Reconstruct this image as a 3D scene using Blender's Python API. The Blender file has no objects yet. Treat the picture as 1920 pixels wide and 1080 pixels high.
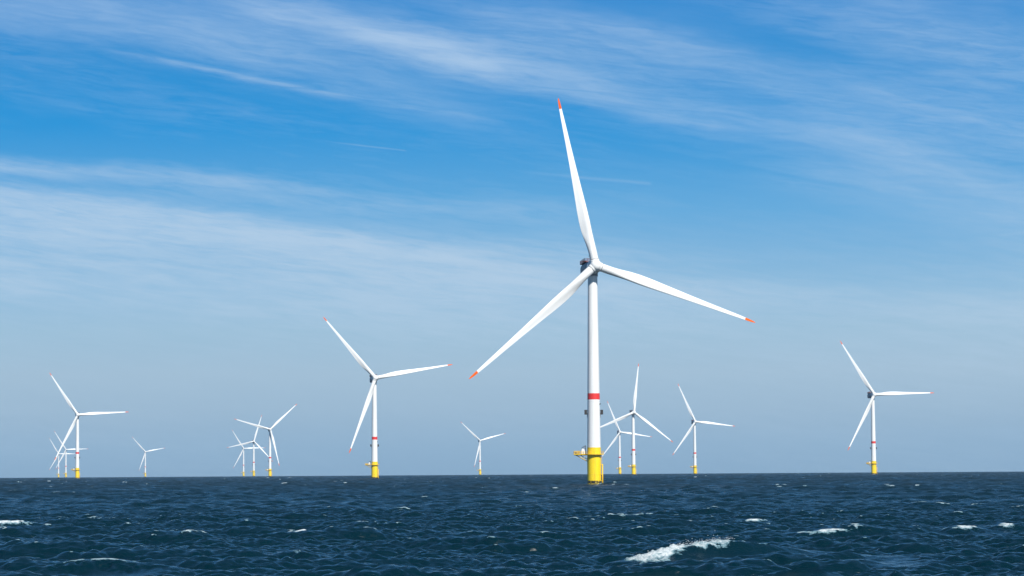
import bpy, math, random
import numpy as np
from mathutils import Matrix, Vector
R = math.radians
random.seed(7)
scene = bpy.context.scene
col = scene.collection

# ------------------------------------------------------------------ camera, world, sun, exposure
CAM_H = 6.0            # deck height of the boat the picture is taken from
RE = 7.4e6             # effective earth radius (with refraction): the sea really curves away
PITCH = math.atan(343.6 / 5000)
ROLL = math.atan(12 / 1920)
cam = bpy.data.cameras.new('camera')
cam.lens = 93.75
cam.sensor_width = 36
cam.clip_start = 0.5
cam.clip_end = 60000
co = bpy.data.objects.new('camera', cam)
col.objects.link(co)
co.location = (0, 0, CAM_H)
co.rotation_euler = (Matrix.Rotation(R(90) + PITCH, 4, 'X') @ Matrix.Rotation(-ROLL, 4, 'Z')).to_euler()
scene.camera = co

SUN_EL, SUN_AZ = 43.0, 27.0          # sun behind the camera, 27 degrees to its right
sd = Vector((math.sin(R(SUN_AZ)) * math.cos(R(SUN_EL)), -math.cos(R(SUN_AZ)) * math.cos(R(SUN_EL)), math.sin(R(SUN_EL))))
sl = bpy.data.lights.new('sun', 'SUN')
sl.energy = 5.0
sl.angle = R(0.5)
sl.color = (1.0, 0.965, 0.9)
so = bpy.data.objects.new('sun', sl)
so.rotation_euler = sd.to_track_quat('Z', 'Y').to_euler()
so.location = (100, -200, 300)
col.objects.link(so)

scene.view_settings.view_transform = 'Standard'
scene.view_settings.look = 'None'
scene.view_settings.gamma = 1
scene.view_settings.exposure = 0.2


def s2l(c):
    return tuple(((v / 255) / 12.92 if v / 255 <= 0.04045 else ((v / 255 + 0.055) / 1.055) ** 2.4) for v in c)


class NT:
    """small helper for building node trees with sockets or numbers"""
    def __init__(s, nt): s.nt = nt; s.n = nt.nodes; s.l = nt.links
    def new(s, t, **kw):
        n = s.n.new(t)
        for k, v in kw.items(): setattr(n, k, v)
        return n
    def put(s, sock, v):
        if isinstance(v, bpy.types.NodeSocket): s.l.new(v, sock)
        else: sock.default_value = v
    def m(s, op, a, b=None, c=None, clamp=False):
        n = s.new('ShaderNodeMath', operation=op, use_clamp=clamp)
        s.put(n.inputs[0], a)
        if b is not None: s.put(n.inputs[1], b)
        if c is not None: s.put(n.inputs[2], c)
        return n.outputs[0]
    def comb(s, x, y, z=0.0):
        n = s.new('ShaderNodeCombineXYZ')
        s.put(n.inputs[0], x); s.put(n.inputs[1], y); s.put(n.inputs[2], z)
        return n.outputs[0]
    def sep(s, v):
        n = s.new('ShaderNodeSeparateXYZ'); s.put(n.inputs[0], v)
        return n.outputs
    def noise(s, vec, scale, detail=4, rough=0.5, dist=0.0):
        n = s.new('ShaderNodeTexNoise')
        s.put(n.inputs['Vector'], vec); s.put(n.inputs['Scale'], scale)
        n.inputs['Detail'].default_value = detail; n.inputs['Roughness'].default_value = rough
        n.inputs['Distortion'].default_value = dist
        return n.outputs['Fac']
    def mix(s, f, a, b, blend='MIX'):
        n = s.new('ShaderNodeMix', data_type='RGBA', blend_type=blend)
        s.put(n.inputs[0], f)
        for i, v in ((6, a), (7, b)):
            if not isinstance(v, bpy.types.NodeSocket) and len(v) == 3: v = (*v, 1)
            s.put(n.inputs[i], v)
        return n.outputs[2]
    def ramp(s, f, stops, interp='LINEAR'):
        n = s.new('ShaderNodeValToRGB'); e = n.color_ramp.elements
        n.color_ramp.interpolation = interp
        while len(e) < len(stops): e.new(0.5)
        for el, (p, c) in zip(e, stops):
            el.position = p; el.color = (*c, 1) if len(c) == 3 else c
        s.put(n.inputs[0], f)
        return n.outputs[0]
    def smooth(s, v, a, b):
        n = s.new('ShaderNodeMapRange', interpolation_type='SMOOTHSTEP')
        s.put(n.inputs[0], v); n.inputs[1].default_value = a; n.inputs[2].default_value = b
        return n.outputs[0]
    def curve(s, v, x0, x1, y0, y1, pts):
        """y(v) through pts, in the units of v"""
        f = s.m('DIVIDE', s.m('SUBTRACT', v, float(x0)), float(x1 - x0), clamp=True)
        n = s.new('ShaderNodeFloatCurve')
        c = n.mapping.curves[0]
        P = [((x - x0) / (x1 - x0), (y - y0) / (y1 - y0)) for x, y in pts]
        while len(c.points) < len(P): c.points.new(0.5, 0.5)
        for p, q in zip(c.points, P): p.location = q
        n.mapping.update()
        s.put(n.inputs['Value'], f)
        return s.m('MULTIPLY_ADD', n.outputs[0], float(y1 - y0), float(y0))


world = bpy.data.worlds.new('World')
scene.world = world
world.use_nodes = True
w = NT(world.node_tree)
bg = w.n['Background']
sky = w.new('ShaderNodeTexSky', sky_type='NISHITA')
sky.sun_disc = False
sky.sun_elevation = R(SUN_EL)
sky.sun_rotation = R(180 - SUN_AZ)
sky.altitude = 0
sky.air_density = 1.0; sky.dust_density = 0.6; sky.ozone_density = 2.2
tc = w.new('ShaderNodeTexCoord')
dx, dy, dz = w.sep(tc.outputs['Generated'])
az = w.m('ARCTAN2', dx, dy)
el = w.m('ARCSINE', dz)
# U, V: azimuth and elevation of the direction, in units of 1/5000 radian
U = w.m('MULTIPLY_ADD', az, 5000.0, 960.0)
V = w.m('MULTIPLY', el, 5000.0)
Y = w.m('SUBTRACT', 884.0, w.m('MULTIPLY_ADD', w.m('SUBTRACT', U, 960.0), -0.00625, V))
# warp so that no streak has a ruled edge
wv = w.comb(w.m('MULTIPLY', U, 0.0035), w.m('MULTIPLY', Y, 0.009), 3.1)
wob = w.m('SUBTRACT', w.noise(wv, 1.0, 4, 0.55), 0.5)
Yw = w.m('MULTIPLY_ADD', wob, 55.0, Y)
# fibres: noise stretched along the streaks (they fall about 14 degrees to the right)
al = w.m('MULTIPLY_ADD', Y, 0.24, U)
ac = w.m('MULTIPLY_ADD', U, -0.24, Y)
acw = w.m('MULTIPLY_ADD', wob, 42.0, ac)
fib1 = w.noise(w.comb(w.m('MULTIPLY', al, 0.0032), w.m('MULTIPLY', acw, 0.026), 0.0), 1.0, 6, 0.62, 0.4)
fib2 = w.noise(w.comb(w.m('MULTIPLY', al, 0.0012), w.m('MULTIPLY', acw, 0.0085), 7.7), 1.0, 5, 0.55, 0.3)
al3 = w.m('MULTIPLY_ADD', Y, 0.07, U)
ac3 = w.m('MULTIPLY_ADD', U, -0.07, Y)
fib3 = w.noise(w.comb(w.m('MULTIPLY', al3, 0.0016), w.m('MULTIPLY_ADD', wob, 0.5, w.m('MULTIPLY', ac3, 0.016)), 4.2), 1.0, 6, 0.58, 0.3)


def streak(pts, up, down, inten, yy=None, x0=-600, x1=2520):
    """a band of cirrus: centre line, widths above/below, strength along it"""
    yc = w.curve(U, x0, x1, -300, 1000, pts)
    t = w.m('SUBTRACT', yy if yy is not None else Yw, yc)
    wd = w.m('ADD', w.m('MULTIPLY', w.m('GREATER_THAN', t, 0.0), float(down - up)), float(up))
    t = w.m('DIVIDE', t, wd)
    g = w.m('EXPONENT', w.m('MULTIPLY', w.m('MULTIPLY', t, t), -1.0))
    return w.m('MULTIPLY', g, w.curve(U, x0, x1, 0, 1, inten))


A_ = streak([(-600, -250), (430, -2), (700, 65), (950, 128), (1250, 205), (1650, 298), (1950, 400), (2520, 560)], 34, 30,
            [(-600, .1), (300, .1), (480, .45), (640, .62), (800, .95), (900, .85), (1000, .5), (1200, .42), (1600, .42), (1900, .3), (2520, .2)])
A2 = streak([(-600, -280), (800, 0), (1000, 55), (1250, 95), (1450, 150), (1700, 215), (2520, 400)], 45, 50,
            [(-600, 0), (700, .05), (950, .26), (1200, .42), (1400, .34), (1700, .28), (2520, .1)])
B_ = streak([(-600, -60), (0, 15), (250, 42), (500, 85), (700, 150), (900, 215), (2520, 500)], 60, 42,
            [(-600, .3), (0, .42), (250, .5), (450, .42), (700, .28), (900, .14), (1100, .02), (2520, 0)])
C_ = streak([(-600, -20), (150, 92), (330, 116), (480, 146), (600, 170), (740, 192), (930, 228), (2520, 560)], 4, 7,
            [(-600, 0), (120, 0), (250, .14), (350, .36), (480, .42), (580, .3), (720, .16), (900, .1), (960, 0), (2520, 0)],
            yy=w.m('MULTIPLY_ADD', wob, 14.0, Y))
D_ = streak([(-600, 330), (0, 362), (250, 384), (420, 404), (520, 430), (700, 462), (900, 492), (1100, 530), (1500, 560), (2520, 640)], 20, 46,
            [(-600, .6), (0, .85), (250, .85), (450, .85), (600, .75), (800, .65), (1000, .5), (1300, .22), (1700, .12), (2520, .1)])
D2 = streak([(-600, 400), (0, 430), (400, 465), (800, 530), (1200, 560), (2520, 640)], 75, 95,
            [(-600, .4), (0, .55), (400, .55), (800, .45), (1100, .35), (1500, .15), (2520, .1)])
E_ = streak([(-600, 270), (0, 303), (250, 320), (450, 342), (600, 365), (900, 385), (1200, 390), (2520, 400)], 16, 22,
            [(-600, .3), (0, .42), (250, .4), (430, .5), (600, .3), (900, .2), (1100, .08), (1300, 0), (2520, 0)])
E2 = streak([(-600, 470), (0, 480), (400, 500), (800, 530), (1200, 555), (1700, 640), (2520, 660)], 70, 90,
            [(-600, .5), (0, .6), (400, .55), (800, .6), (1100, .4), (1300, .15), (1500, .06), (1900, .25), (2520, .3)])
F_ = streak([(-600, 0), (1500, 60), (1750, 110), (1920, 150), (2520, 260)], 130, 90,
            [(-600, 0), (1400, 0), (1600, .12), (1800, .24), (1920, .2), (2520, .15)])
G_ = streak([(-600, 300), (1300, 330), (1600, 345), (1800, 405), (1930, 440), (2520, 520)], 70, 60,
            [(-600, 0), (1300, 0), (1550, .18), (1750, .36), (1920, .34), (2520, .3)])
H_ = streak([(-600, 560), (1300, 620), (1600, 650), (1920, 640), (2520, 640)], 110, 60,
            [(-600, 0), (900, .03), (1300, .05), (1600, .12), (1920, .25), (2520, .3)])


def trail(x0, y0, x1, y1, wd, k):
    yc = w.m('MULTIPLY_ADD', w.m('SUBTRACT', U, float(x0)), (y1 - y0) / (x1 - x0), float(y0))
    t = w.m('DIVIDE', w.m('SUBTRACT', w.m('MULTIPLY_ADD', wob, 5.0, Y), yc), float(wd))
    g = w.m('EXPONENT', w.m('MULTIPLY', w.m('MULTIPLY', t, t), -1.0))
    f = w.m('MULTIPLY', w.smooth(U, x0, x0 + 0.5 * (x1 - x0)), w.smooth(U, x1 + 3, x1 - 8))
    return w.m('MULTIPLY', w.m('MULTIPLY', g, f), k)


trails = [trail(600, 262, 764, 282, 1.4, .2), trail(960, 322, 1225, 349, 3.0, .15), trail(720, 570, 935, 604, 2.5, .14), trail(1840, 462, 1960, 455, 2.5, .12)]


def add(*a):
    r = a[0]
    for b in a[1:]: r = w.m('ADD', r, b)
    return r


f1 = w.smooth(fib1, 0.22, 0.78)
f2 = w.smooth(fib2, 0.25, 0.75)
f3 = w.smooth(fib3, 0.25, 0.75)
steep = add(A_, A2, B_, F_, G_)
steep = w.m('MULTIPLY', steep, w.m('MULTIPLY_ADD', f1, 0.55, w.m('MULTIPLY_ADD', f2, 0.45, 0.42)))
fib4 = w.noise(w.comb(w.m('MULTIPLY', al, 0.009), w.m('MULTIPLY_ADD', wob, 2.0, w.m('MULTIPLY', w.m('MULTIPLY_ADD', U, -0.14, Y), 0.085)), 1.7), 1.0, 6, 0.68, 0.5)
f4 = w.smooth(fib4, 0.25, 0.75)
brk = w.m('MULTIPLY_ADD', f4, 1.0, 0.5)
flat = add(D_, D2, E_, E2, H_)
flat = w.m('MULTIPLY', flat, w.m('MULTIPLY_ADD', f3, 0.75, w.m('MULTIPLY_ADD', f1, 0.35, 0.28)))
flat = w.m('MULTIPLY', flat, brk)
steep = w.m('MULTIPLY', steep, w.m('MULTIPLY_ADD', f4, 0.55, 0.72))
thin = w.m('MULTIPLY', C_, w.m('MULTIPLY_ADD', f4, 0.9, 0.3))
veil = w.m('MULTIPLY', w.m('MULTIPLY', f4, f2), 0.17)
cl = add(steep, flat, thin, veil, *trails)
cl = w.m('MULTIPLY', cl, w.smooth(el, 0.34, 0.2))
# clear-air colour: near the horizon the measured gradient, higher up the Nishita sky
stops = [(0, (131, 168, 199)), (0.05, (139, 175, 204)), (0.13, (156, 186, 210)), (0.21, (163, 192, 214)), (0.3, (155, 192, 217)),
         (0.38, (138, 186, 220)), (0.55, (98, 170, 221)), (0.73, (40, 149, 217)), (0.88, (34, 141, 211)), (1.0, (60, 142, 211))]
low = w.ramp(w.m('DIVIDE', V, 884.0, clamp=True), [(p, s2l(c)) for p, c in stops])
hi = w.mix(1.0, sky.outputs[0], (0.036, 0.067, 0.086), 'MULTIPLY')
base = w.mix(w.smooth(el, 0.19, 0.36), low, hi)
cc = w.mix(w.m('DIVIDE', V, 884.0, clamp=True), s2l((180, 206, 226)), s2l((184, 210, 238)))
final = w.mix(w.m('SUBTRACT', 1.0, w.m('EXPONENT', w.m('MULTIPLY', cl, -1.15))), base, cc)
# Background strength stays at 0.1; the colour above is in radiance, so scale it up by ten
final = w.mix(1.0, final, (8.7, 8.7, 8.7), 'MULTIPLY')
w.l.new(final, bg.inputs['Color'])
bg.inputs['Strength'].default_value = 0.1


# ------------------------------------------------------------------ materials
def mat(name, color, rough=0.5, metal=0.0, fn=None, spec=0.5):
    m = bpy.data.materials.new(name); m.use_nodes = True
    t = NT(m.node_tree); p = t.n['Principled BSDF']
    p.inputs['Base Color'].default_value = (*color, 1)
    p.inputs['Roughness'].default_value = rough
    p.inputs['Metallic'].default_value = metal
    p.inputs['Specular IOR Level'].default_value = spec
    if fn: fn(t, p)
    return m


def f_white(t, p):
    g = t.new('ShaderNodeTexCoord').outputs['Object']
    x, y, z = t.sep(g)
    n = t.noise(t.comb(t.m('MULTIPLY', x, 1.2), t.m('MULTIPLY', y, 1.2), t.m('MULTIPLY', z, 0.08)), 1.0, 5, 0.6)
    c = t.mix(t.smooth(n, 0.45, 0.75), (0.80, 0.80, 0.785), (0.70, 0.695, 0.66))
    t.l.new(c, p.inputs['Base Color'])


def f_tower(t, p):
    # faint weld seams every few metres and rain streaks
    g = t.new('ShaderNodeTexCoord').outputs['Object']
    x, y, z = t.sep(g)
    n = t.noise(t.comb(t.m('MULTIPLY', x, 1.6), t.m('MULTIPLY', y, 1.6), t.m('MULTIPLY', z, 0.05)), 1.0, 5, 0.6)
    c = t.mix(t.smooth(n, 0.45, 0.78), (0.80, 0.80, 0.785), (0.66, 0.65, 0.61))
    sm = t.m('LESS_THAN', t.m('MODULO', z, 2.9), 0.05)
    c = t.mix(t.m('MULTIPLY', sm, 0.25), c, (0.5, 0.5, 0.48))
    t.l.new(c, p.inputs['Base Color'])


def f_yellow(t, p):
    g = t.new('ShaderNodeTexCoord').outputs['Object']
    x, y, z = t.sep(g)
    n = t.noise(t.comb(t.m('MULTIPLY', x, 1.1), t.m('MULTIPLY', y, 1.1), t.m('MULTIPLY', z, 0.16)), 1.0, 6, 0.65)
    c = t.mix(t.smooth(n, 0.42, 0.8), (0.93, 0.66, 0.008), (0.72, 0.44, 0.012))
    # rusty chips
    n2 = t.noise(g, 1.7, 5, 0.7)
    c = t.mix(t.smooth(n2, 0.68, 0.73), c, (0.12, 0.055, 0.02))
    # pale salt patches
    n3 = t.noise(g, 0.9, 3, 0.5)
    c = t.mix(t.m('MULTIPLY', t.smooth(n3, 0.6, 0.75), 0.35), c, (0.75, 0.62, 0.2))
    # black marine growth at the waterline with a ragged top
    n4 = t.noise(t.comb(x, y, t.m('MULTIPLY', z, 0.8)), 1.5, 5, 0.7)
    gr = t.m('MULTIPLY', t.smooth(n4, 0.41, 0.45), t.m('MULTIPLY', t.smooth(z, 1.9, 1.5), t.smooth(z, 0.25, 0.45)))
    gr = t.m('MAXIMUM', gr, t.smooth(z, 0.1, -0.1))
    c = t.mix(gr, c, (0.012, 0.012, 0.010))
    t.l.new(c, p.inputs['Base Color'])


M_white = mat('white_paint', (0.8, 0.8, 0.785), 0.38, fn=f_white)
M_tower = mat('tower_paint', (0.8, 0.8, 0.785), 0.42, fn=f_tower)
M_yellow = mat('yellow_paint', (0.85, 0.56, 0.01), 0.45, fn=f_yellow)
M_yel2 = mat('yellow_rail_paint', (0.80, 0.50, 0.015), 0.5)
M_red = mat('red_band_paint', (0.72, 0.035, 0.03), 0.45)
M_orange = mat('orange_tip_paint', (0.78, 0.115, 0.002), 0.6, spec=0.15)
M_dark = mat('dark_steel', (0.045, 0.04, 0.04), 0.5)
M_redrail = mat('red_rail_paint', (0.16, 0.020, 0.015), 0.5)
M_grey = mat('grey_paint', (0.30, 0.31, 0.32), 0.5)
M_nac = mat('nacelle_paint', (0.13, 0.16, 0.20), 0.45)


# ------------------------------------------------------------------ mesh building
class MB:
    def __init__(s): s.v = []; s.f = []; s.sm = []
    def add(s, v, f, smooth=False):
        o = len(s.v); s.v += [tuple(p) for p in v]
        s.f += [tuple(i + o for i in q) for q in f]; s.sm += [smooth] * len(f)
    def box(s, c, d, rot=None):
        vs = [Vector((sx * d[0] / 2, sy * d[1] / 2, sz * d[2] / 2)) for sx in (-1, 1) for sy in (-1, 1) for sz in (-1, 1)]
        if rot is not None: vs = [rot @ q for q in vs]
        vs = [q + Vector(c) for q in vs]
        s.add(vs, [(0, 1, 3, 2), (4, 6, 7, 5), (0, 4, 5, 1), (2, 3, 7, 6), (0, 2, 6, 4), (1, 5, 7, 3)])
    def bar(s, a, b, r, n=6):
        a, b = Vector(a), Vector(b); q = (b - a).to_track_quat('Z', 'Y'); vs = []
        for e in (a, b):
            for i in range(n):
                t = 2 * math.pi * i / n
                vs.append(e + q @ Vector((r * math.cos(t), r * math.sin(t), 0)))
        f = [(i, (i + 1) % n, n + (i + 1) % n, n + i) for i in range(n)]
        f += [tuple(range(n - 1, -1, -1)), tuple(range(n, 2 * n))]
        s.add(vs, f, n > 6)
    def lathe(s, prof, n=64, axis='Z', cap=True):
        """prof: (radius, height) pairs, spun about Z (or about Y)"""
        vs = []
        for r, z in prof:
            for i in range(n):
                t = 2 * math.pi * i / n
                x, y = r * math.cos(t), r * math.sin(t)
                vs.append((x, y, z) if axis == 'Z' else (x, z, -y))
        f = []
        for k in range(len(prof) - 1):
            for i in range(n):
                f.append((k * n + i, k * n + (i + 1) % n, (k + 1) * n + (i + 1) % n, (k + 1) * n + i))
        s.add(vs, f, True)
        if cap:
            s.add(vs[:n][::-1], [tuple(range(n))]); s.add(vs[-n:], [tuple(range(n))])
    def loft(s, rings, smooth=True, cap=True):
        n = len(rings[0]); vs = [p for r in rings for p in r]; f = []
        for k in range(len(rings) - 1):
            for i in range(n):
                f.append((k * n + i, k * n + (i + 1) % n, (k + 1) * n + (i + 1) % n, (k + 1) * n + i))
        s.add(vs, f, smooth)
        if cap:
            s.add(rings[0][::-1], [tuple(range(n))]); s.add(rings[-1], [tuple(range(n))])
    def build(s, name, m, parent=None):
        me = bpy.data.meshes.new(name)
        me.from_pydata(s.v, [], s.f)
        me.polygons.foreach_set('use_smooth', s.sm)
        me.materials.append(m); me.update()
        o = bpy.data.objects.new(name, me); col.objects.link(o)
        if parent is not None: o.parent = parent
        return o


# ------------------------------------------------------------------ the wind turbine
HUB = 96.3; YAW = R(12); TILT = R(-5); OVER = 6.0
TOP = HUB - 3.4


def blade_rings(r0, r1, n, grow=0.0):
    cr = [0, 1.6, 5, 8, 12, 16, 20, 25, 35, 45, 55, 65, 71, 73.5, 74.6, 75]
    cc_ = [3.7, 3.7, 3.7, 3.8, 4.25, 4.7, 4.85, 4.6, 3.6, 2.75, 2.1, 1.55, 1.1, .8, .45, .12]
    tr = [0, 16, 25, 35, 45, 60, 75]; tt = [.5, .40, .31, .25, .21, .18, .16]
    wr = [0, 8, 15, 25, 45, 60, 75]; ww = [22, 22, 19, 12, 6, 3.5, 2.5]
    rings = []
    N = 40
    for k in range(n + 1):
        r = r0 + (r1 - r0) * k / n
        c = float(np.interp(r, cr, cc_)) + grow
        b = min(1, max(0, (r - 4.5) / 12)); b = b * b * (3 - 2 * b)
        t = float(np.interp(r, tr, tt)); tw = R(float(np.interp(r, wr, ww)))
        ax = 0.5 + (0.36 - 0.5) * b
        pb = 0.4 * (r / 75) ** 2
        ring = []
        for i in range(N):
            a = 2 * math.pi * i / N
            xc = 0.5 * (1 - math.cos(a))
            circ = 0.5 * math.sin(a)
            x_ = max(xc, 1e-6)
            th = 5 * t * (0.2969 * math.sqrt(x_) - 0.1260 * x_ - 0.3516 * x_ ** 2 + 0.2843 * x_ ** 3 - 0.1015 * x_ ** 4)
            cam_ = 0.10 * x_ * (1 - x_)
            af = (th if math.sin(a) >= 0 else -th) + cam_
            if math.sin(a) < 0: af += 0.22 * max(0, x_ - 0.45) * (1 - x_)   # hollow towards the trailing edge
            yy = (circ * (1 - b) + af * b) * c
            xx = (ax - xc) * c
            X = xx * math.cos(tw) + yy * math.sin(tw)
            Yv = -xx * math.sin(tw) + yy * math.cos(tw)
            ring.append((X, Yv + pb, r * 1.028))
        rings.append(ring)
    return rings


def rail(mb, pts, h, r, levels=3, closed=False):
    """a guard rail of posts and bars along a list of floor points"""
    seg = list(zip(pts, pts[1:] + ([pts[0]] if closed else [])))
    if not closed: seg = seg[:len(pts) - 1]
    for a, b in seg:
        for l in range(1, levels + 1):
            z = h * l / levels
            mb.bar((a[0], a[1], a[2] + z), (b[0], b[1], b[2] + z), r, 5)
    for p in pts: mb.bar(p, (p[0], p[1], p[2] + h), r * 1.2, 5)


def make_turbine():
    root = bpy.data.objects.new('wind_turbine', None); col.objects.link(root)
    # yellow foundation pile
    m = MB()
    m.lathe([(3.05, -30), (3.05, 13.2)], 72)
    m.lathe([(3.11, 4.38), (3.11, 4.6)], 72)
    pile = m.build('foundation_pile', M_yellow, root)
    m = MB()      # boat landing: two fender tubes and a ladder, on the right and a little to the front
    a0 = R(-12); ca, sa = math.cos(a0), math.sin(a0)
    for off in (-0.55, 0.55):
        x, y = 3.75 * ca - off * sa, 3.75 * sa + off * ca
        m.bar((x, y, -3), (x, y, 9.0), 0.17, 10)
        for z in (1.6, 4.5, 8.8):
            m.bar((x, y, z), (x - 0.95 * ca, y - 0.95 * sa, z), 0.12, 8)
    for off in (-0.22, 0.22):
        x, y = 3.45 * ca - off * sa, 3.45 * sa + off * ca
        m.bar((x, y, -1), (x, y, 13.2), 0.05, 6)
    for k in range(46):
        z = -0.6 + 0.3 * k
        m.bar((3.45 * ca + .22 * sa, 3.45 * sa - .22 * ca, z), (3.45 * ca - .22 * sa, 3.45 * sa + .22 * ca, z), 0.025, 5)
    m.build('boat_landing', M_yel2, root)
    # platform: a ring deck with a wide balcony on the left
    m = MB(); n = 48; out = []; inn = []
    for i in range(n):
        t = 2 * math.pi * i / n
        out.append((4.35 * math.cos(t), 4.35 * math.sin(t))); inn.append((3.07 * math.cos(t), 3.07 * math.sin(t)))
    vs = [(x, y, 13.2) for x, y in out] + [(x, y, 13.2) for x, y in inn] + [(x, y, 13.62) for x, y in out] + [(x, y, 13.62) for x, y in inn]
    f = []
    for i in range(n):
        j = (i + 1) % n
        f += [(i, n + i, n + j, j), (2 * n + i, 2 * n + j, 3 * n + j, 3 * n + i), (i, j, 2 * n + j, 2 * n + i), (n + i, 3 * n + i, 3 * n + j, n + j)]
    m.add(vs, f)
    m.box((-6.55, 0.2, 13.405), (5.0, 5.6, 0.36))
    plat = m.build('platform', M_yel2, root)
    m = MB()
    P = [(-4.2, -2.5, 13.6), (-5.6, -2.5, 13.6), (-7.0, -2.5, 13.6), (-8.95, -2.5, 13.6), (-8.95, -1.0, 13.6), (-8.95, .8, 13.6), (-8.95, 2.9, 13.6), (-7, 2.9, 13.6), (-5.6, 2.9, 13.6), (-4.2, 2.9, 13.6)]
    rail(m, P, 1.15, 0.05); m.build('railing', M_yel2, plat); m = MB()
    arc = [(4.25 * math.cos(R(a)), 4.25 * math.sin(R(a)), 13.62) for a in range(-144, 145, 18)]
    rail(m, arc, 1.1, 0.035, 2)
    m.build('railing', M_yel2, plat)
    m = MB()
    for y in (-1.8, 2.2):
        m.bar((-8.2, y, 13.15), (-3.0, y * .5, 10.3), 0.16, 8)
        m.bar((-6.2, y, 13.15), (-3.0, y * .5, 11.2), 0.12, 8)
        m.bar((-8.7, y, 13.1), (-3.0, y * .5, 13.1), 0.14, 8)
    m.build('bracket', M_yel2, plat)
    for (x, y, d) in ((-8.2, -1.4, 1.0), (-6.9, -1.2, 1.15)):
        m = MB(); h = 1.25
        for sx in (-1, 1):
            for sy in (-1, 1): m.bar((x + sx * d / 2, y + sy * .5, 13.6), (x + sx * d / 2, y + sy * .5, 13.6 + h), 0.06, 5)
        for z in (.15, .55, .95, h):
            for sy in (-1, 1): m.bar((x - d / 2, y + sy * .5, 13.6 + z), (x + d / 2, y + sy * .5, 13.6 + z), 0.05, 5)
            for sx in (-1, 1): m.bar((x + sx * d / 2, y - .5, 13.6 + z), (x + sx * d / 2, y + .5, 13.6 + z), 0.05, 5)
        m.bar((x - d / 2, y - .5, 13.7), (x + d / 2, y - .5, 13.6 + h), 0.05, 5)
        st_ = m.build('stillage', M_yel2, plat)
        m = MB(); m.box((x, y, 14.02), (d * .72, .7, .7)); m.build('load', M_dark, plat)
    m = MB()
    m.box((-4.9, -0.3, 14.75), (1.3, 1.1, 2.2)); m.box((-4.9, -0.3, 15.9), (1.4, 1.2, .1)); m.box((-4.35, -1.2, 14.3), (.7, .6, 1.3))
    m.build('cabinet', M_white, plat)
    m = MB()
    m.bar((-3.75, -1.1, 13.6), (-3.75, -1.1, 17.2), 0.16, 10)
    m.bar((-3.75, -1.1, 17.2), (-5.4, -1.5, 16.3), 0.13, 8)
    m.bar((-3.75, -1.1, 15.6), (-4.7, -1.3, 16.6), 0.08, 8)
    m.bar((-5.4, -1.5, 16.3), (-5.4, -1.5, 15.2), 0.03, 5)
    m.build('davit_crane', M_dark, plat)
    # transition piece and the white tower
    m = MB(); m.lathe([(3.02, 13.2), (3.0, 16.4)], 72, cap=False)
    m.lathe([(3.05, 16.15), (3.05, 16.38)], 72)
    m.build('transition_piece', M_yellow, root)

    def tr_(z): return 2.98 + (2.12 - 2.98) * ((z - 16.4) / (TOP - 16.4)) ** 1.0
    m = MB()
    m.lathe([(tr_(16.4), 16.4), (tr_(50), 50), (tr_(TOP), TOP)], 72)
    for z in (36.9, 58.0, 76.0): m.lathe([(tr_(z - .09) + .03, z - .09), (tr_(z + .09) + .03, z + .09)], 72)
    tw = m.build('tower', M_tower, root)
    m = MB(); m.lathe([(tr_(37.6) + .012, 37.6), (tr_(40.35) + .012, 40.35)], 72, cap=False)
    m.build('red_band', M_red, tw)
    for s in (-1, 1):      # framed identification boards held off either side of the tower
        m = MB(); rr = tr_(32)
        m.box((s * (rr + 0.75), -0.2, 32.0), (1.15, 1.3, 2.1))
        for k in range(5):
            m.box((s * (rr + 0.75), -0.9, 31.1 + k * .45), (1.25, .06, .07))
        m.bar((s * (rr - .1), -0.2, 32.7), (s * (rr + .3), -0.2, 32.7), .1, 6)
        m.bar((s * (rr - .1), -0.2, 31.2), (s * (rr + .3), -0.2, 31.2), .1, 6)
        m.bar((s * (rr + .12), -0.2, 29.6), (s * (rr + .12), -0.2, 31.6), .07, 6)
        m.build('signal_box', M_dark, tw)
    m = MB(); rr = tr_(35.6)
    m.box((rr * .97 + .1, -.9, 35.6), (.75, .5, .4), Matrix.Rotation(R(-18), 3, 'Y')); m.bar((rr * .9, -.7, 35.3), (rr + .1, -.9, 35.6), .08, 6)
    m.build('floodlight', M_dark, tw)

    # nacelle: generator drum in front, rounded housing behind; local -Y is upwind
    def frame(o):
        o.location = (0, 0, HUB); o.rotation_euler = (TILT, 0, YAW)
    def sup(hx, hz, y, z0=0.0, e=4.0, n=40):
        r = []
        for i in range(n):
            t = 2 * math.pi * i / n; c, s = math.cos(t), math.sin(t)
            r.append((hx * math.copysign(abs(c) ** (2 / e), c), y, z0 + hz * math.copysign(abs(s) ** (2 / e), s)))
        return r[::-1]
    m = MB()
    m.loft([sup(2.5, 2.5, -1.5, 0, 2.2), sup(2.85, 2.8, -0.6, 0, 3), sup(3.0, 2.85, 1.5, 0, 4), sup(3.05, 2.9, 9.5, 0, 4.5), sup(2.9, 2.7, 11.2, 0, 4), sup(2.3, 2.1, 11.8, 0, 3.5)])
    nac = m.build('nacelle', M_nac, root); frame(nac)
    m = MB(); m.lathe([(2.2, -4.1), (3.0, -3.9), (3.2, -3.6), (3.2, -1.9), (3.05, -1.6), (2.5, -1.45)], 64, axis='Y')
    m.build('generator_drum', M_white, nac)
    m = MB(); m.lathe([(2.3, -3.9), (2.3, -2.2)], 48); m.build('yaw_collar', M_grey, nac)
    m = MB()
    for sx in (-1, 1):
        m.bar((sx * 2.1, 3.2, 2.8), (sx * 2.1, 3.2, 3.1), .1, 6); m.bar((sx * 2.1, 10.6, 2.7), (sx * 2.1, 10.6, 3.1), .1, 6)
    m.box((0, 7.0, 3.2), (5.9, 8.6, .25))
    hp = m.build('hoist_platform', M_redrail, nac)
    m = MB()
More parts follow.
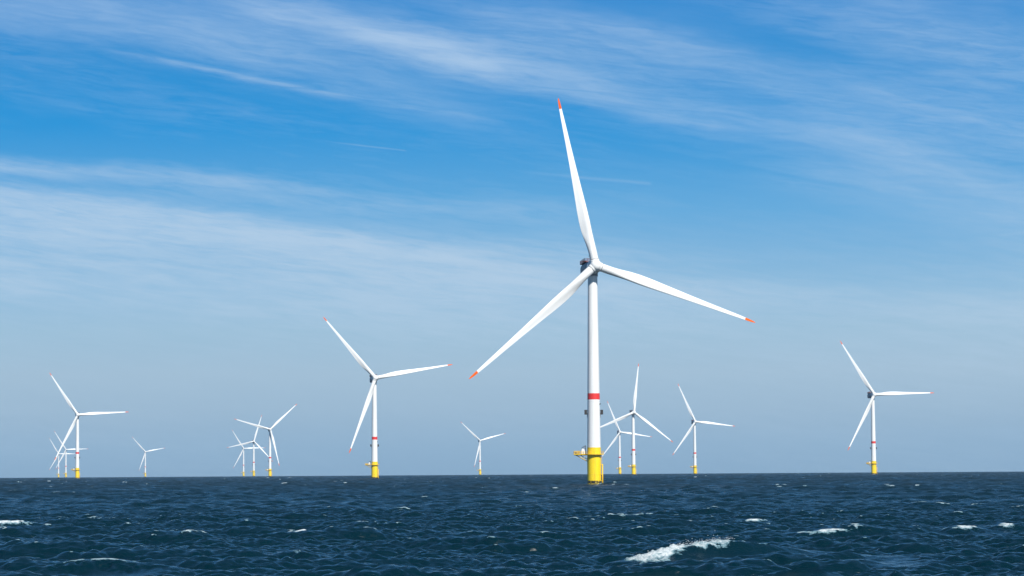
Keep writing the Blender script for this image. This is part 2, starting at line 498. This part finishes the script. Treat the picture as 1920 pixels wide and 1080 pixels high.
    pts = [(-2.9, 2.75), (-2.9, 4.2), (-2.9, 5.6), (-2.9, 7.0), (-2.9, 8.4), (-2.9, 9.8), (-2.9, 11.2), (-1.45, 11.2), (0, 11.2), (1.45, 11.2), (2.9, 11.2), (2.9, 9.8), (2.9, 8.4), (2.9, 7.0), (2.9, 5.6), (2.9, 4.2), (2.9, 2.75), (1.45, 2.75), (0, 2.75), (-1.45, 2.75)]
    rail(m, [(x, y, 3.3) for x, y in pts], 1.35, .07, 4, True)
    m.build('railing', M_redrail, hp)
    m = MB()
    m.box((-1.2, 9.0, 3.95), (1.3, 1.6, 1.2)); m.build('cooler', M_redrail, hp); m = MB()
    m.box((1.2, 4.2, 3.75), (1.2, 1.4, .8))
    m.build('cooler', M_redrail, hp)
    m = MB(); m.bar((-.6, 3.4, 3.3), (-.6, 3.4, 6.0), .05, 6); m.bar((-1.0, 3.4, 5.7), (-.2, 3.4, 5.7), .04, 6); m.box((-.6, 3.4, 6.05), (.15, .15, .25))
    m.build('weather_mast', M_dark, nac)

    # hub with three blade collars
    m = MB()
    prof = [(0.05, -2.75), (.8, -2.68), (1.5, -2.4), (2.05, -1.9), (2.4, -1.2), (2.55, -.4), (2.6, .6), (2.5, 1.6), (2.2, 2.1)]
    m.lathe(prof, 64, axis='Y')
    for k in range(3):
        q = Matrix.Rotation(R(120 * k), 3, 'Y')
        rg = []
        for r_, z_ in ((2.1, .6), (2.08, 1.7), (2.02, 2.55), (1.95, 2.68)):
            rg.append([q @ Vector((r_ * math.cos(2 * math.pi * i / 48), r_ * math.sin(2 * math.pi * i / 48), z_)) for i in range(48)])
        m.loft(rg)
    hub = m.build('hub', M_white, root)
    for k in range(3):
        m = MB()
        q = Matrix.Rotation(R(120 * k), 3, 'Y')
        rg = [[q @ Vector((1.88 * math.cos(2 * math.pi * i / 48), 1.88 * math.sin(2 * math.pi * i / 48), z_)) for i in range(48)] for z_ in (2.6, 2.86)]
        m.loft(rg)
        m.build('blade_seal', M_dark, hub)
    m = MB(); m.loft(blade_rings(2.8, 70.2, 110)); b0 = m.build('blade', M_white, root)
    m = MB(); m.loft(blade_rings(70.2, 75, 12, .012)); m.build('blade_tip', M_orange, b0)
    for k in range(2):
        b = b0.copy(); col.objects.link(b)
        for ch in b0.children:
            c = ch.copy(); c.parent = b; col.objects.link(c)
    return root


def pose_rotor(root, phase):
    base = Matrix.Translation((0, 0, HUB)) @ Matrix.Rotation(YAW, 4, 'Z') @ Matrix.Rotation(TILT, 4, 'X') @ Matrix.Translation((0, -OVER, 0))
    k = 0
    for ch in root.children:
        if ch.name.startswith('hub'): ch.matrix_local = base @ Matrix.Rotation(R(phase), 4, 'Y')
        if ch.name.split('.')[0] == 'blade':
            ch.matrix_local = base @ Matrix.Rotation(R(phase + 120 * k), 4, 'Y') @ Matrix.Rotation(R(-0.2), 4, 'X'); k += 1


def copy_tree(o, parent=None):
    kids = list(o.children)
    c = o.copy(); col.objects.link(c); c.parent = parent
    for ch in kids: copy_tree(ch, c)
    return c


TURBINES = [   # x, y, rotor phase, label
    (35.9, 1183.9, -11.0, 'largest and nearest white wind turbine on a yellow pile, one blade pointing almost straight up'),
    (-133.2, 2570.0, -39.9, 'second largest white wind turbine, standing alone on the left of the nearest one'),
    (437.2, 3240.0, -31.5, 'white wind turbine alone near the right edge, dark nacelle showing left of its hub'),
    (-662.0, 4059.5, -33.2, 'largest wind turbine of the three at the left edge, in front of two faint ones'),
    (-1863.0, 10952.6, -29.9, 'faint far wind turbine at the very left edge, leftmost tower of all'),
    (-1555.9, 9297.0, -31.7, 'faint far wind turbine between the leftmost tower and the big left edge turbine'),
    (-1415.4, 10283.7, -41.0, 'small lone wind turbine far off on the horizon, right of the left edge cluster'),
    (-498.6, 5480.6, -73.3, 'largest and rightmost of the three clustered turbines, a blade reaching up to the right'),
    (-718.4, 7401.7, -102.7, 'middle turbine of the three clustered left of centre, its upper blade steep and thin'),
    (-938.5, 9303.8, -31.6, 'smallest and leftmost turbine of the three clustered left of centre'),
    (-93.6, 7551.4, -45.6, 'small lone distant wind turbine between the second largest and the nearest turbine'),
    (245.1, 6142.4, -21.3, 'small wind turbine right behind the nearest tower, between it and a taller distant one'),
    (186.2, 4130.3, 7.5, 'taller of two wind turbines close right of the nearest tower, one blade almost upright'),
    (335.4, 4929.5, -23.5, 'lone wind turbine between the pair beside the nearest tower and the right edge turbine'),
]
proto = make_turbine()
for i, (x, y, ph, lab) in enumerate(TURBINES):
    t = proto if i == 0 else copy_tree(proto)
    t.location = (x, y, -(x * x + y * y) / (2 * RE))
    pose_rotor(t, ph)
    t['label'] = lab; t['category'] = 'wind turbine'; t['group'] = 'offshore wind turbines on yellow piles'


# ------------------------------------------------------------------ the sea
G = 9.81
rng = np.random.default_rng(11)
WDIR = R(-97)            # waves run roughly towards the boat, slightly to the left


def spectrum(kx, ky, Lp):
    k = np.hypot(kx, ky); k[k == 0] = 1e9
    th = np.arctan2(ky, kx) - WDIR
    c = np.cos(th)
    spread = 0.82 * np.clip(c, 0, 1) ** 2.4 + 0.18 * np.abs(c) ** 1.0 * 0.5 + 0.05
    return np.exp(-1 / (k * Lp) ** 2) / k ** 3.75 * spread


def make_tile(N, L, lmin, lmax, rot):
    kk = 2 * np.pi * np.fft.fftfreq(N, L / N)
    a, b = np.meshgrid(kk, kk, indexing='ij')
    kx = a * math.cos(rot) - b * math.sin(rot); ky = a * math.sin(rot) + b * math.cos(rot)
    k = np.hypot(a, b); lam = 2 * np.pi / np.maximum(k, 1e-9)
    P = spectrum(kx, ky, 4.6)
    P[(lam < lmin) | (lam >= lmax) | (k == 0)] = 0
    z = (rng.standard_normal((N, N)) + 1j * rng.standard_normal((N, N))) * np.sqrt(P) * (2 * np.pi / L) * N * N
    kn = np.maximum(k, 1e-9)
    h = np.fft.ifft2(z).real
    gx = np.fft.ifft2(-1j * a / kn * z).real; gy = np.fft.ifft2(-1j * b / kn * z).real
    D = (np.fft.ifft2(a * a / kn * z).real, np.fft.ifft2(b * b / kn * z).real, np.fft.ifft2(a * b / kn * z).real)
    return dict(N=N, L=L, rot=rot, h=h, gx=gx, gy=gy, J=D)


TA = make_tile(1024, 512.0, 18.0, 400.0, 0.5)
scale = 0.9 / (4 * TA['h'].std())
TA2 = make_tile(1024, 448.0, 7.0, 18.0, 0.8)
TB = make_tile(1024, 320.0, 2.0, 7.0, 1.1)
TC = make_tile(1024, 120.0, 0.45, 2.0, 0.2)
TA2['gain'] = 1.5; TB['gain'] = 1.8; TC['gain'] = 2.8
for T_ in (TA, TA2, TB, TC):
    sc_ = scale * T_.get('gain', 1)
    for q in ('h', 'gx', 'gy'): T_[q] = (T_[q] * sc_).astype(np.float32)
    T_['J'] = tuple((j * sc_).astype(np.float32) for j in T_['J'])
def lownoise(N, L, lmin, lmax):
    kk = 2 * np.pi * np.fft.fftfreq(N, L / N); a, b = np.meshgrid(kk, kk, indexing='ij'); k = np.hypot(a, b)
    lam = 2 * np.pi / np.maximum(k, 1e-9)
    z = (rng.standard_normal((N, N)) + 1j * rng.standard_normal((N, N))) * ((lam > lmin) & (lam < lmax)) / np.maximum(k, 1e-6)
    h = np.fft.ifft2(z).real
    return (h / h.std()).astype(np.float32)


NZ = lownoise(512, 70.0, 0.5, 5.0)
NB = lownoise(512, 900.0, 15.0, 160.0)


def samp(arr, N, L, rot, X, Yy):
    c, s = math.cos(rot), math.sin(rot)
    u = (X * c + Yy * s) / L * N; v = (-X * s + Yy * c) / L * N
    i = np.floor(u).astype(np.int64); j = np.floor(v).astype(np.int64)
    fu = (u - i).astype(np.float32); fv = (v - j).astype(np.float32)
    i %= N; j %= N; i1 = (i + 1) % N; j1 = (j + 1) % N
    return [(q[i, j] * (1 - fu) + q[i1, j] * fu) * (1 - fv) + (q[i, j1] * (1 - fu) + q[i1, j1] * fu) * fv for q in arr]


# polar grid about the camera: fine where the photo looks, coarser elsewhere
FINE = 0.0006
half = R(13.0)
th = list(np.arange(-half, half + 1e-9, FINE))
a = half; st = FINE; side = []
while a < math.pi:
    st *= 1.13; st = min(st, R(4)); a += st
    if a < math.pi: side.append(a)
TH = np.array([-q for q in side[::-1]] + th + side)
rr = []
r = 2.0
while r < 140: rr.append(r); r *= 1.03
while r < 300: rr.append(r); r += 0.17
while r < 800: rr.append(r); r += 0.17 + (r - 300) * 0.002
while r < 14000: rr.append(r); r += r * 0.0016
RR = np.array(rr)
NR, NT_ = len(RR), len(TH)
rg_, tg = np.meshgrid(RR, TH, indexing='ij')
X = (rg_ * np.sin(tg)); Yg = (rg_ * np.cos(tg))
dr = np.gradient(RR)[:, None] * np.ones_like(tg)
dl = np.gradient(TH)[None, :] * rg_
sp = np.maximum(dr * 0.8, np.abs(dl))
def fade(l): return np.clip((l / sp - 1.1) / 1.9, 0, 1).astype(np.float32)
Z = np.zeros_like(X, dtype=np.float32); DX = np.zeros_like(Z); DY = np.zeros_like(Z)
Jxx = np.zeros_like(Z); Jyy = np.zeros_like(Z); Jxy = np.zeros_like(Z)
for T_, lm, chop in ((TA, 20.0, 1.1), (TA2, 9.0, 0.9), (TB, 2.6, 0.65), (TC, 0.62, 0.42)):
    h, gx, gy, jx, jy, jz = samp((T_['h'], T_['gx'], T_['gy'], *T_['J']), T_['N'], T_['L'], T_['rot'], X, Yg)
    c, s = math.cos(T_['rot']), math.sin(T_['rot'])
    F = fade(lm)
    Z += h * F
    DX += chop * F * (gx * c - gy * s); DY += chop * F * (gx * s + gy * c)
    Jxx += chop * jx * (F if lm < 1 else 1); Jyy += chop * jy * (F if lm < 1 else 1); Jxy += chop * jz * (F if lm < 1 else 1)
J = (1 - Jxx) * (1 - Jyy) - Jxy ** 2
nz = samp((NZ,), 512, 70.0, 0.9, X, Yg)[0]
nb = samp((NB,), 512, 900.0, 0.3, X, Yg)[0]
thr = np.percentile(J[200:1200, 100:-100], 0.22)
farf = np.clip((rg_ - 350) / 900, 0, 1).astype(np.float32)
foam = np.clip((thr + 0.07 * nb + 0.05 * np.clip((rg_ - 250) / 300, 0, 1) + 0.02 * farf - J) / 0.12, 0, 1) * (0.8 + .3 * farf)
foam = foam.astype(np.float32)
X0, Y0 = X.copy(), Yg.copy()
X = X + DX; Yg = Yg + DY


def seapoint(px, py):
    """where a line of sight meets the mean sea, in metres (azimuth and depression measured on the photograph)"""
    aa = (px - 960) / 5000.0
    dep = (py - (883.6 - (px - 960) * 0.00625)) / 5000.0
    d_ = CAM_H / dep
    return d_ * math.sin(aa), d_ * math.cos(aa), d_


# breaking crests: x, y of the crest middle in the photo, crest width (photo px), height (m), foam strength, slant
CRESTS = [
    (38, 980, 84, .75, 1.0, .25), (22, 988, 46, .30, .9, .1), (125, 922, 30, .4, .8, 0), (272, 953, 22, .4, .8, 0), (118, 921, 24, .3, .8, 0),
    (508, 937, 26, .5, .95, 0), (498, 995, 60, .5, .7, .1), (563, 1001, 44, .45, .95, -.2), (556, 1041, 46, .55, .8, -.1),
    (240, 1025, 24, .4, .45, 0), (190, 1057, 130, .8, .85, .1), (222, 1061, 50, .3, .95, 0), (888, 1002, 52, .5, .8, .2), (880, 1008, 30, .3, .5, 0),
    (630, 910, 40, .3, .8, 0), (690, 929, 22, .3, .8, 0), (721, 929, 14, .3, .9, 0), (790, 971, 18, .4, .5, 0), (930, 1010, 70, .5, .35, 0),
    (907, 914, 34, .3, .8, 0), (990, 930, 26, .3, .8, 0), (1099, 930, 20, .3, .8, 0), (1095, 948, 44, .35, .6, 0),
    (1406, 977, 44, .6, 1.0, .1), (1470, 975, 50, .5, .3, 0), (1268, 983, 24, .3, .7, 0), (1300, 981, 22, .3, .5, 0), (1545, 999, 120, .6, .95, .12), (1600, 1000, 60, .4, .7, -.1),
    (1790, 993, 66, .65, 1.0, -.15), (1872, 991, 48, .65, 1.0, -.1), (1660, 1044, 56, .35, .9, 0), (1380, 1021, 60, .35, .5, 0),
    (1268, 934, 22, .3, .6, 0), (1306, 934, 20, .3, .7, 0), (1372, 914, 22, .3, .8, 0), (1287, 900, 24, .2, .7, 0), (1770, 899, 26, .2, .9, 0),
    (1100, 931, 16, .2, .9, 0), (1036, 977, 26, .3, .4, 0), (1916, 967, 14, .4, .9, 0), (1658, 968, 20, .3, .5, 0), (1735, 942, 16, .3, .6, 0),
    (1220, 940, 20, .3, .4, 0), (590, 943, 18, .2, .5, 0), (765, 925, 14, .2, .6, 0), (340, 908, 14, .2, .6, 0), (222, 910, 18, .2, .6, 0),
    (410, 900, 20, .2, .6, 0), (1117, 908, 34, .25, .8, 0), (1240, 1000, 30, .3, .35, 0), (1500, 935, 18, .2, .5, 0),
]
DZ = np.zeros_like(Z)
for (px, py, wpx, hgt, fs, slant) in CRESTS:
    cx, cy, d_ = seapoint(px, py + 0.6 * hgt * (py - 880) / 6)
    hw = max(0.5 * wpx / 5000 * d_, 0.7)
    hr = max(1.7 * hw, 2.2)
    i0, i1 = np.searchsorted(RR, [d_ - 14, d_ + 14]); j0, j1 = np.searchsorted(TH, [(px - 960) / 5000 - hr * 2.4 / d_, (px - 960) / 5000 + hr * 2.4 / d_])
    sl_ = (slice(i0, i1), slice(j0, j1))
    u = X0[sl_] - cx; v = Y0[sl_] - cy
    n_ = nz[sl_]
    v = v - slant * u - 0.3 * n_ - 0.7 * np.sin(u / max(hw, 1) * 1.9 + px)
    lat = np.exp(-(u / hr) ** 2)
    if fs >= .75 or hgt > .6:
        cm = (0.8 * np.exp(-((v + 3.0) / 7.5) ** 4) * np.exp(-(u / hr * .8) ** 4)).astype(np.float32)
        Z[sl_] = Z[sl_] * (1 - cm) + 0.10 * cm * np.exp(-(v / 4) ** 2)
        X[sl_] -= DX[sl_] * cm * .8; Yg[sl_] -= DY[sl_] * cm * .8
    prof = np.where(v < 0, np.exp(-(v / (1.1 if hgt < .5 else 1.5)) ** 2), np.exp(-(v / 3.2) ** 2))
    DZ[sl_] += (hgt * lat * prof).astype(np.float32)
    dpt = 0.22 + (1.1 * hgt if fs >= .9 else 0.22 * hgt)
    band = np.exp(-((v + dpt * 0.3) / dpt) ** 2)
    lat2 = np.clip(1.2 - np.abs(u / hw) * 1.0 + 0.35 * n_, 0, 1) * (1.08 if fs >= .9 else 0.95)
    foam[sl_] = np.maximum(foam[sl_], (fs * band * lat2).astype(np.float32))

# the big breaker in the right foreground
bx = 0.955 * np.array([2, 6.5, 8.3, 9.3, 11.0, 13.0, 14.5, 15.6, 17.0, 19.0, 21.5, 26])
bh = 0.82 * np.array([0, .05, .30, .62, 1.05, 1.35, 1.58, 1.60, 1.35, .95, .5, 0])
by_ = -8.5 + np.array([183, 185.2, 186.2, 186.8, 188.2, 189.6, 190.5, 190.8, 191.4, 192.6, 194.5, 197])
i0, i1 = np.searchsorted(RR, [160, 207]); j0, j1 = np.searchsorted(TH, [0.004, 0.15])
sl_ = (slice(i0, i1), slice(j0, j1))
u = X0[sl_]; v0 = Y0[sl_]; n_ = nz[sl_]
H_b = np.interp(u, bx, bh); yc = np.interp(u, bx, by_)
v = v0 - yc - 0.04 * n_
prof = np.where(v < 0, np.exp(-np.abs(v / 1.9) ** 1.7), np.exp(-(v / 3.6) ** 2))
Z[sl_] = Z[sl_] * (1 - 0.88 * np.exp(-((v + 2.5) / 8.0) ** 4) * np.clip(H_b * 3, 0, 1))
calm = np.exp(-((v + 2.5) / 8.0) ** 4) * np.clip(H_b * 3, 0, 1)
X[sl_] -= DX[sl_] * calm * .8; Yg[sl_] -= DY[sl_] * calm * .8
DZ[sl_] = DZ[sl_] * 0.2 + (H_b * prof - 0.25 * np.clip(H_b, 0, 1) * np.exp(-((v + 4.2) / 1.8) ** 2)).astype(np.float32)
Yg[sl_] -= 0.32 * H_b * np.exp(-(v / 1.1) ** 2)                  # crest leans forward
ub = u / 0.955
ext = np.interp(ub, [7.8, 9.2, 10.6, 11.3, 12.6, 14.3, 15.6, 16.2], [1.6, 3.4, 3.2, 1.5, 1.15, 1.1, 0.8, .22])
str_ = np.interp(ub, [7.4, 8.2, 9, 12.6, 13.6, 15.2, 16.0, 17.2, 19, 19.6], [0, .75, .95, .9, .82, .8, .5, .45, .4, 0])
vf = v + 0.1 * n_
t_ = np.where(vf > 0, vf / 0.5, -vf / ext)
fb = str_ * np.clip(1.5 - 1.1 * t_ + 0.16 * n_, 0, 1)
fo = foam[sl_] * 0.3
foam[sl_] = np.maximum(fo, fb.astype(np.float32))
n2 = samp((NZ,), 512, 21.0, 0.3, X0[sl_], Y0[sl_])[0]
DZ[sl_] += 0.05 * (n2 + .6 * n_) * np.clip(fb * 1.2, 0, 1)
Z = Z + DZ
# water broken white round the foot of each pile
for (tx, ty, _p, _l) in TURBINES:
    d_ = math.hypot(tx, ty); a_ = math.atan2(tx, ty)
    i0, i1 = np.searchsorted(RR, [d_ - 16, d_ + 14]); j0, j1 = np.searchsorted(TH, [a_ - 16 / d_, a_ + 16 / d_])
    sl_ = (slice(i0, i1), slice(j0, j1))
    q_ = np.hypot(X0[sl_] - tx, Y0[sl_] - ty + 0.6) - 3.4 + 0.5 * nz[sl_]
    k_ = np.exp(-np.clip(q_, 0, 9) / 0.9) * (0.75 + .2 * nz[sl_])
    foam[sl_] = np.maximum(foam[sl_], np.clip(k_, 0, .9).astype(np.float32))
    Z[sl_] += (0.28 * np.exp(-np.clip(q_, 0, 9) / 0.8)).astype(np.float32)
# foam elsewhere is lumpy too
Z += 0.035 * nz * np.clip(foam, 0, 1) + 0.06 * farf * np.clip(foam, 0, 1)
Zc = Z - (X0 ** 2 + Y0 ** 2) / (2 * RE)
# keep the sea calm where the polar mesh is coarse right under the boat
Zc = np.where(rg_ < 30, Zc * np.clip(rg_ / 30, 0, 1), Zc)

nv = NR * NT_ + 1
cov = np.empty((nv, 3), dtype=np.float32)
cov[:-1, 0] = X.ravel(); cov[:-1, 1] = Yg.ravel(); cov[:-1, 2] = Zc.ravel()
cov[-1] = (0, 0, 0)
idx = np.arange(NR * NT_).reshape(NR, NT_)
nx = np.roll(idx, -1, axis=1)
q = np.stack([idx[:-1], idx[1:], nx[1:], nx[:-1]], axis=-1).reshape(-1, 4)
# orient upwards (going outwards then clockwise seen from above)
q = q[:, ::-1]
tri = np.stack([np.full(NT_, nv - 1), nx[0], idx[0]], axis=-1)
nq, ntr = len(q), len(tri)
me = bpy.data.meshes.new('water')
me.vertices.add(nv); me.vertices.foreach_set('co', cov.ravel())
me.loops.add(nq * 4 + ntr * 3)
me.loops.foreach_set('vertex_index', np.concatenate([q.ravel(), tri.ravel()]).astype(np.int32))
me.polygons.add(nq + ntr)
ls = np.concatenate([np.arange(nq) * 4, nq * 4 + np.arange(ntr) * 3]).astype(np.int32)
me.polygons.foreach_set('loop_start', ls)
me.update(calc_edges=True)
me.polygons.foreach_set('use_smooth', np.ones(nq + ntr, dtype=bool))
ch_ = np.clip((sp - 0.08) / 1.6, 0, 1) ** 0.6
nb2 = samp((NB,), 512, 160.0, 1.2, X0, Y0)[0]
ch_ = np.clip(ch_ * (1 + .16 * nb + .22 * nb2 + .10 * nz), 0, 1.4)
at = me.attributes.new('chop', 'FLOAT', 'POINT')
at.data.foreach_set('value', np.concatenate([ch_.ravel(), [1]]).astype(np.float32))
at = me.attributes.new('foam', 'FLOAT', 'POINT')
at.data.foreach_set('value', np.concatenate([foam.ravel(), [0]]).astype(np.float32))
me.update()

mw = bpy.data.materials.new('sea_water'); mw.use_nodes = True
t = NT(mw.node_tree); p = t.n['Principled BSDF']; outn = t.n['Material Output']
oc = t.new('ShaderNodeTexCoord').outputs['Object']
x, y, z = t.sep(oc)
va = t.comb(t.m('MULTIPLY', x, 0.62), y, z)
fa = t.new('ShaderNodeAttribute', attribute_name='foam').outputs['Fac']
r1 = t.noise(va, 3.2, 5, 0.6, 0.3)
r2 = t.noise(va, 0.9, 4, 0.55, 0.2)
r3 = t.noise(va, 0.16, 3, 0.5)
r0 = t.noise(va, 9.0, 4, 0.6, 0.2)
hh = t.m('ADD', t.m('MULTIPLY', r0, 0.018), t.m('ADD', t.m('MULTIPLY', r1, 0.085), t.m('ADD', t.m('MULTIPLY', r2, 0.22), t.m('MULTIPLY', r3, 0.30))))
bp = t.new('ShaderNodeBump'); bp.inputs['Strength'].default_value = 1.0; bp.inputs['Distance'].default_value = 0.8
t.l.new(hh, bp.inputs['Height'])
p.inputs['Base Color'].default_value = (0.0009, 0.0145, 0.0225, 1)
cf = t.new('ShaderNodeAttribute', attribute_name='chop').outputs['Fac']
t.l.new(t.m('MULTIPLY_ADD', cf, 0.34, 0.12), p.inputs['Roughness'])
p.inputs['IOR'].default_value = 1.333
t.l.new(bp.outputs[0], p.inputs['Normal'])
# foam: lacy, broken by two scales of noise
fn1 = t.noise(t.comb(t.m('MULTIPLY', x, 0.8), y, t.m('MULTIPLY', z, 2.0)), 2.6, 6, 0.68, 0.6)
fn2 = t.noise(oc, 9.0, 4, 0.65)
fm = t.m('ADD', fa, t.m('ADD', t.m('MULTIPLY_ADD', fn1, 1.5, -0.75), t.m('MULTIPLY_ADD', fn2, 0.6, -0.3)))
fmask = t.m('MULTIPLY', t.smooth(fm, 0.42, 0.62), t.smooth(fa, 0.04, 0.2))
fd = t.new('ShaderNodeBsdfPrincipled')
fd.inputs['Roughness'].default_value = 0.75
fcol = t.mix(t.smooth(fm, 0.45, 1.25), (0.08, 0.21, 0.26), (0.77, 0.80, 0.80))
t.l.new(fcol, fd.inputs['Base Color'])
bf = t.new('ShaderNodeBump'); bf.inputs['Strength'].default_value = 1.0; bf.inputs['Distance'].default_value = 0.12
t.l.new(t.m('ADD', fn1, fn2), bf.inputs['Height']); t.l.new(bf.outputs[0], fd.inputs['Normal'])
ms = t.new('ShaderNodeMixShader')
t.l.new(fmask, ms.inputs[0]); t.l.new(p.outputs[0], ms.inputs[1]); t.l.new(fd.outputs[0], ms.inputs[2])
t.l.new(ms.outputs[0], outn.inputs['Surface'])
me.materials.append(mw)
wo = bpy.data.objects.new('water', me); col.objects.link(wo)
wo['kind'] = 'structure'

# spray thrown off the big breaker
m = MB()
plumes = [(random.uniform(7.8, 14.9), random.uniform(.03, .15)) for _ in range(30)]
for k in range(420):
    pc, ph_ = random.choice(plumes)
    xx = pc + random.gauss(0, .28)
    if not 7.5 < xx < 15.2: continue
    hgt = float(np.interp(xx, bx, bh)); yy = float(np.interp(xx, bx, by_))
    s_ = random.uniform(.005, .018)
    zz = hgt + random.expovariate(1 / ph_) * .8 + .02
    if xx < 10.5: zz *= .9; yy -= random.uniform(0, 2.2)
    c = Vector((xx, yy - random.uniform(-.2, .9), zz))
    vs = [c + Vector(q_) * s_ for q_ in ((1.6, 0, 0), (-1.4, 0, 0), (0, 1, 0), (0, -1, 0), (.2, 0, 1.2), (-.2, 0, -1))]
    m.add(vs, [(0, 2, 4), (2, 1, 4), (1, 3, 4), (3, 0, 4), (2, 0, 5), (1, 2, 5), (3, 1, 5), (0, 3, 5)], True)
so_ = m.build('sea_spray', mat('spray', (.85, .87, .88), .6))
so_['kind'] = 'stuff'; so_['label'] = 'white droplets thrown up along the crest of the large breaking wave'; so_['category'] = 'spray'
print('sea grid', NR, NT_, nv, 'foam thr', thr)

# ------------------------------------------------------------------ the air over the sea
m = MB(); L_ = 14500.0
m.box((0, 0, 90.0), (2 * L_, 2 * L_, 250.0))
mh = bpy.data.materials.new('sea_air'); mh.use_nodes = True
t = NT(mh.node_tree); t.n.remove(t.n['Principled BSDF'])
pv = t.new('ShaderNodeVolumePrincipled')
pv.inputs['Color'].default_value = (0.62, 0.82, 1.0, 1)
pv.inputs['Density'].default_value = 2.8e-5
t.l.new(pv.outputs[0], t.n['Material Output'].inputs['Volume'])
ho = m.build('haze', mh); ho['kind'] = 'stuff'; ho['label'] = 'thin pale sea haze over the whole wind farm'; ho['category'] = 'haze'
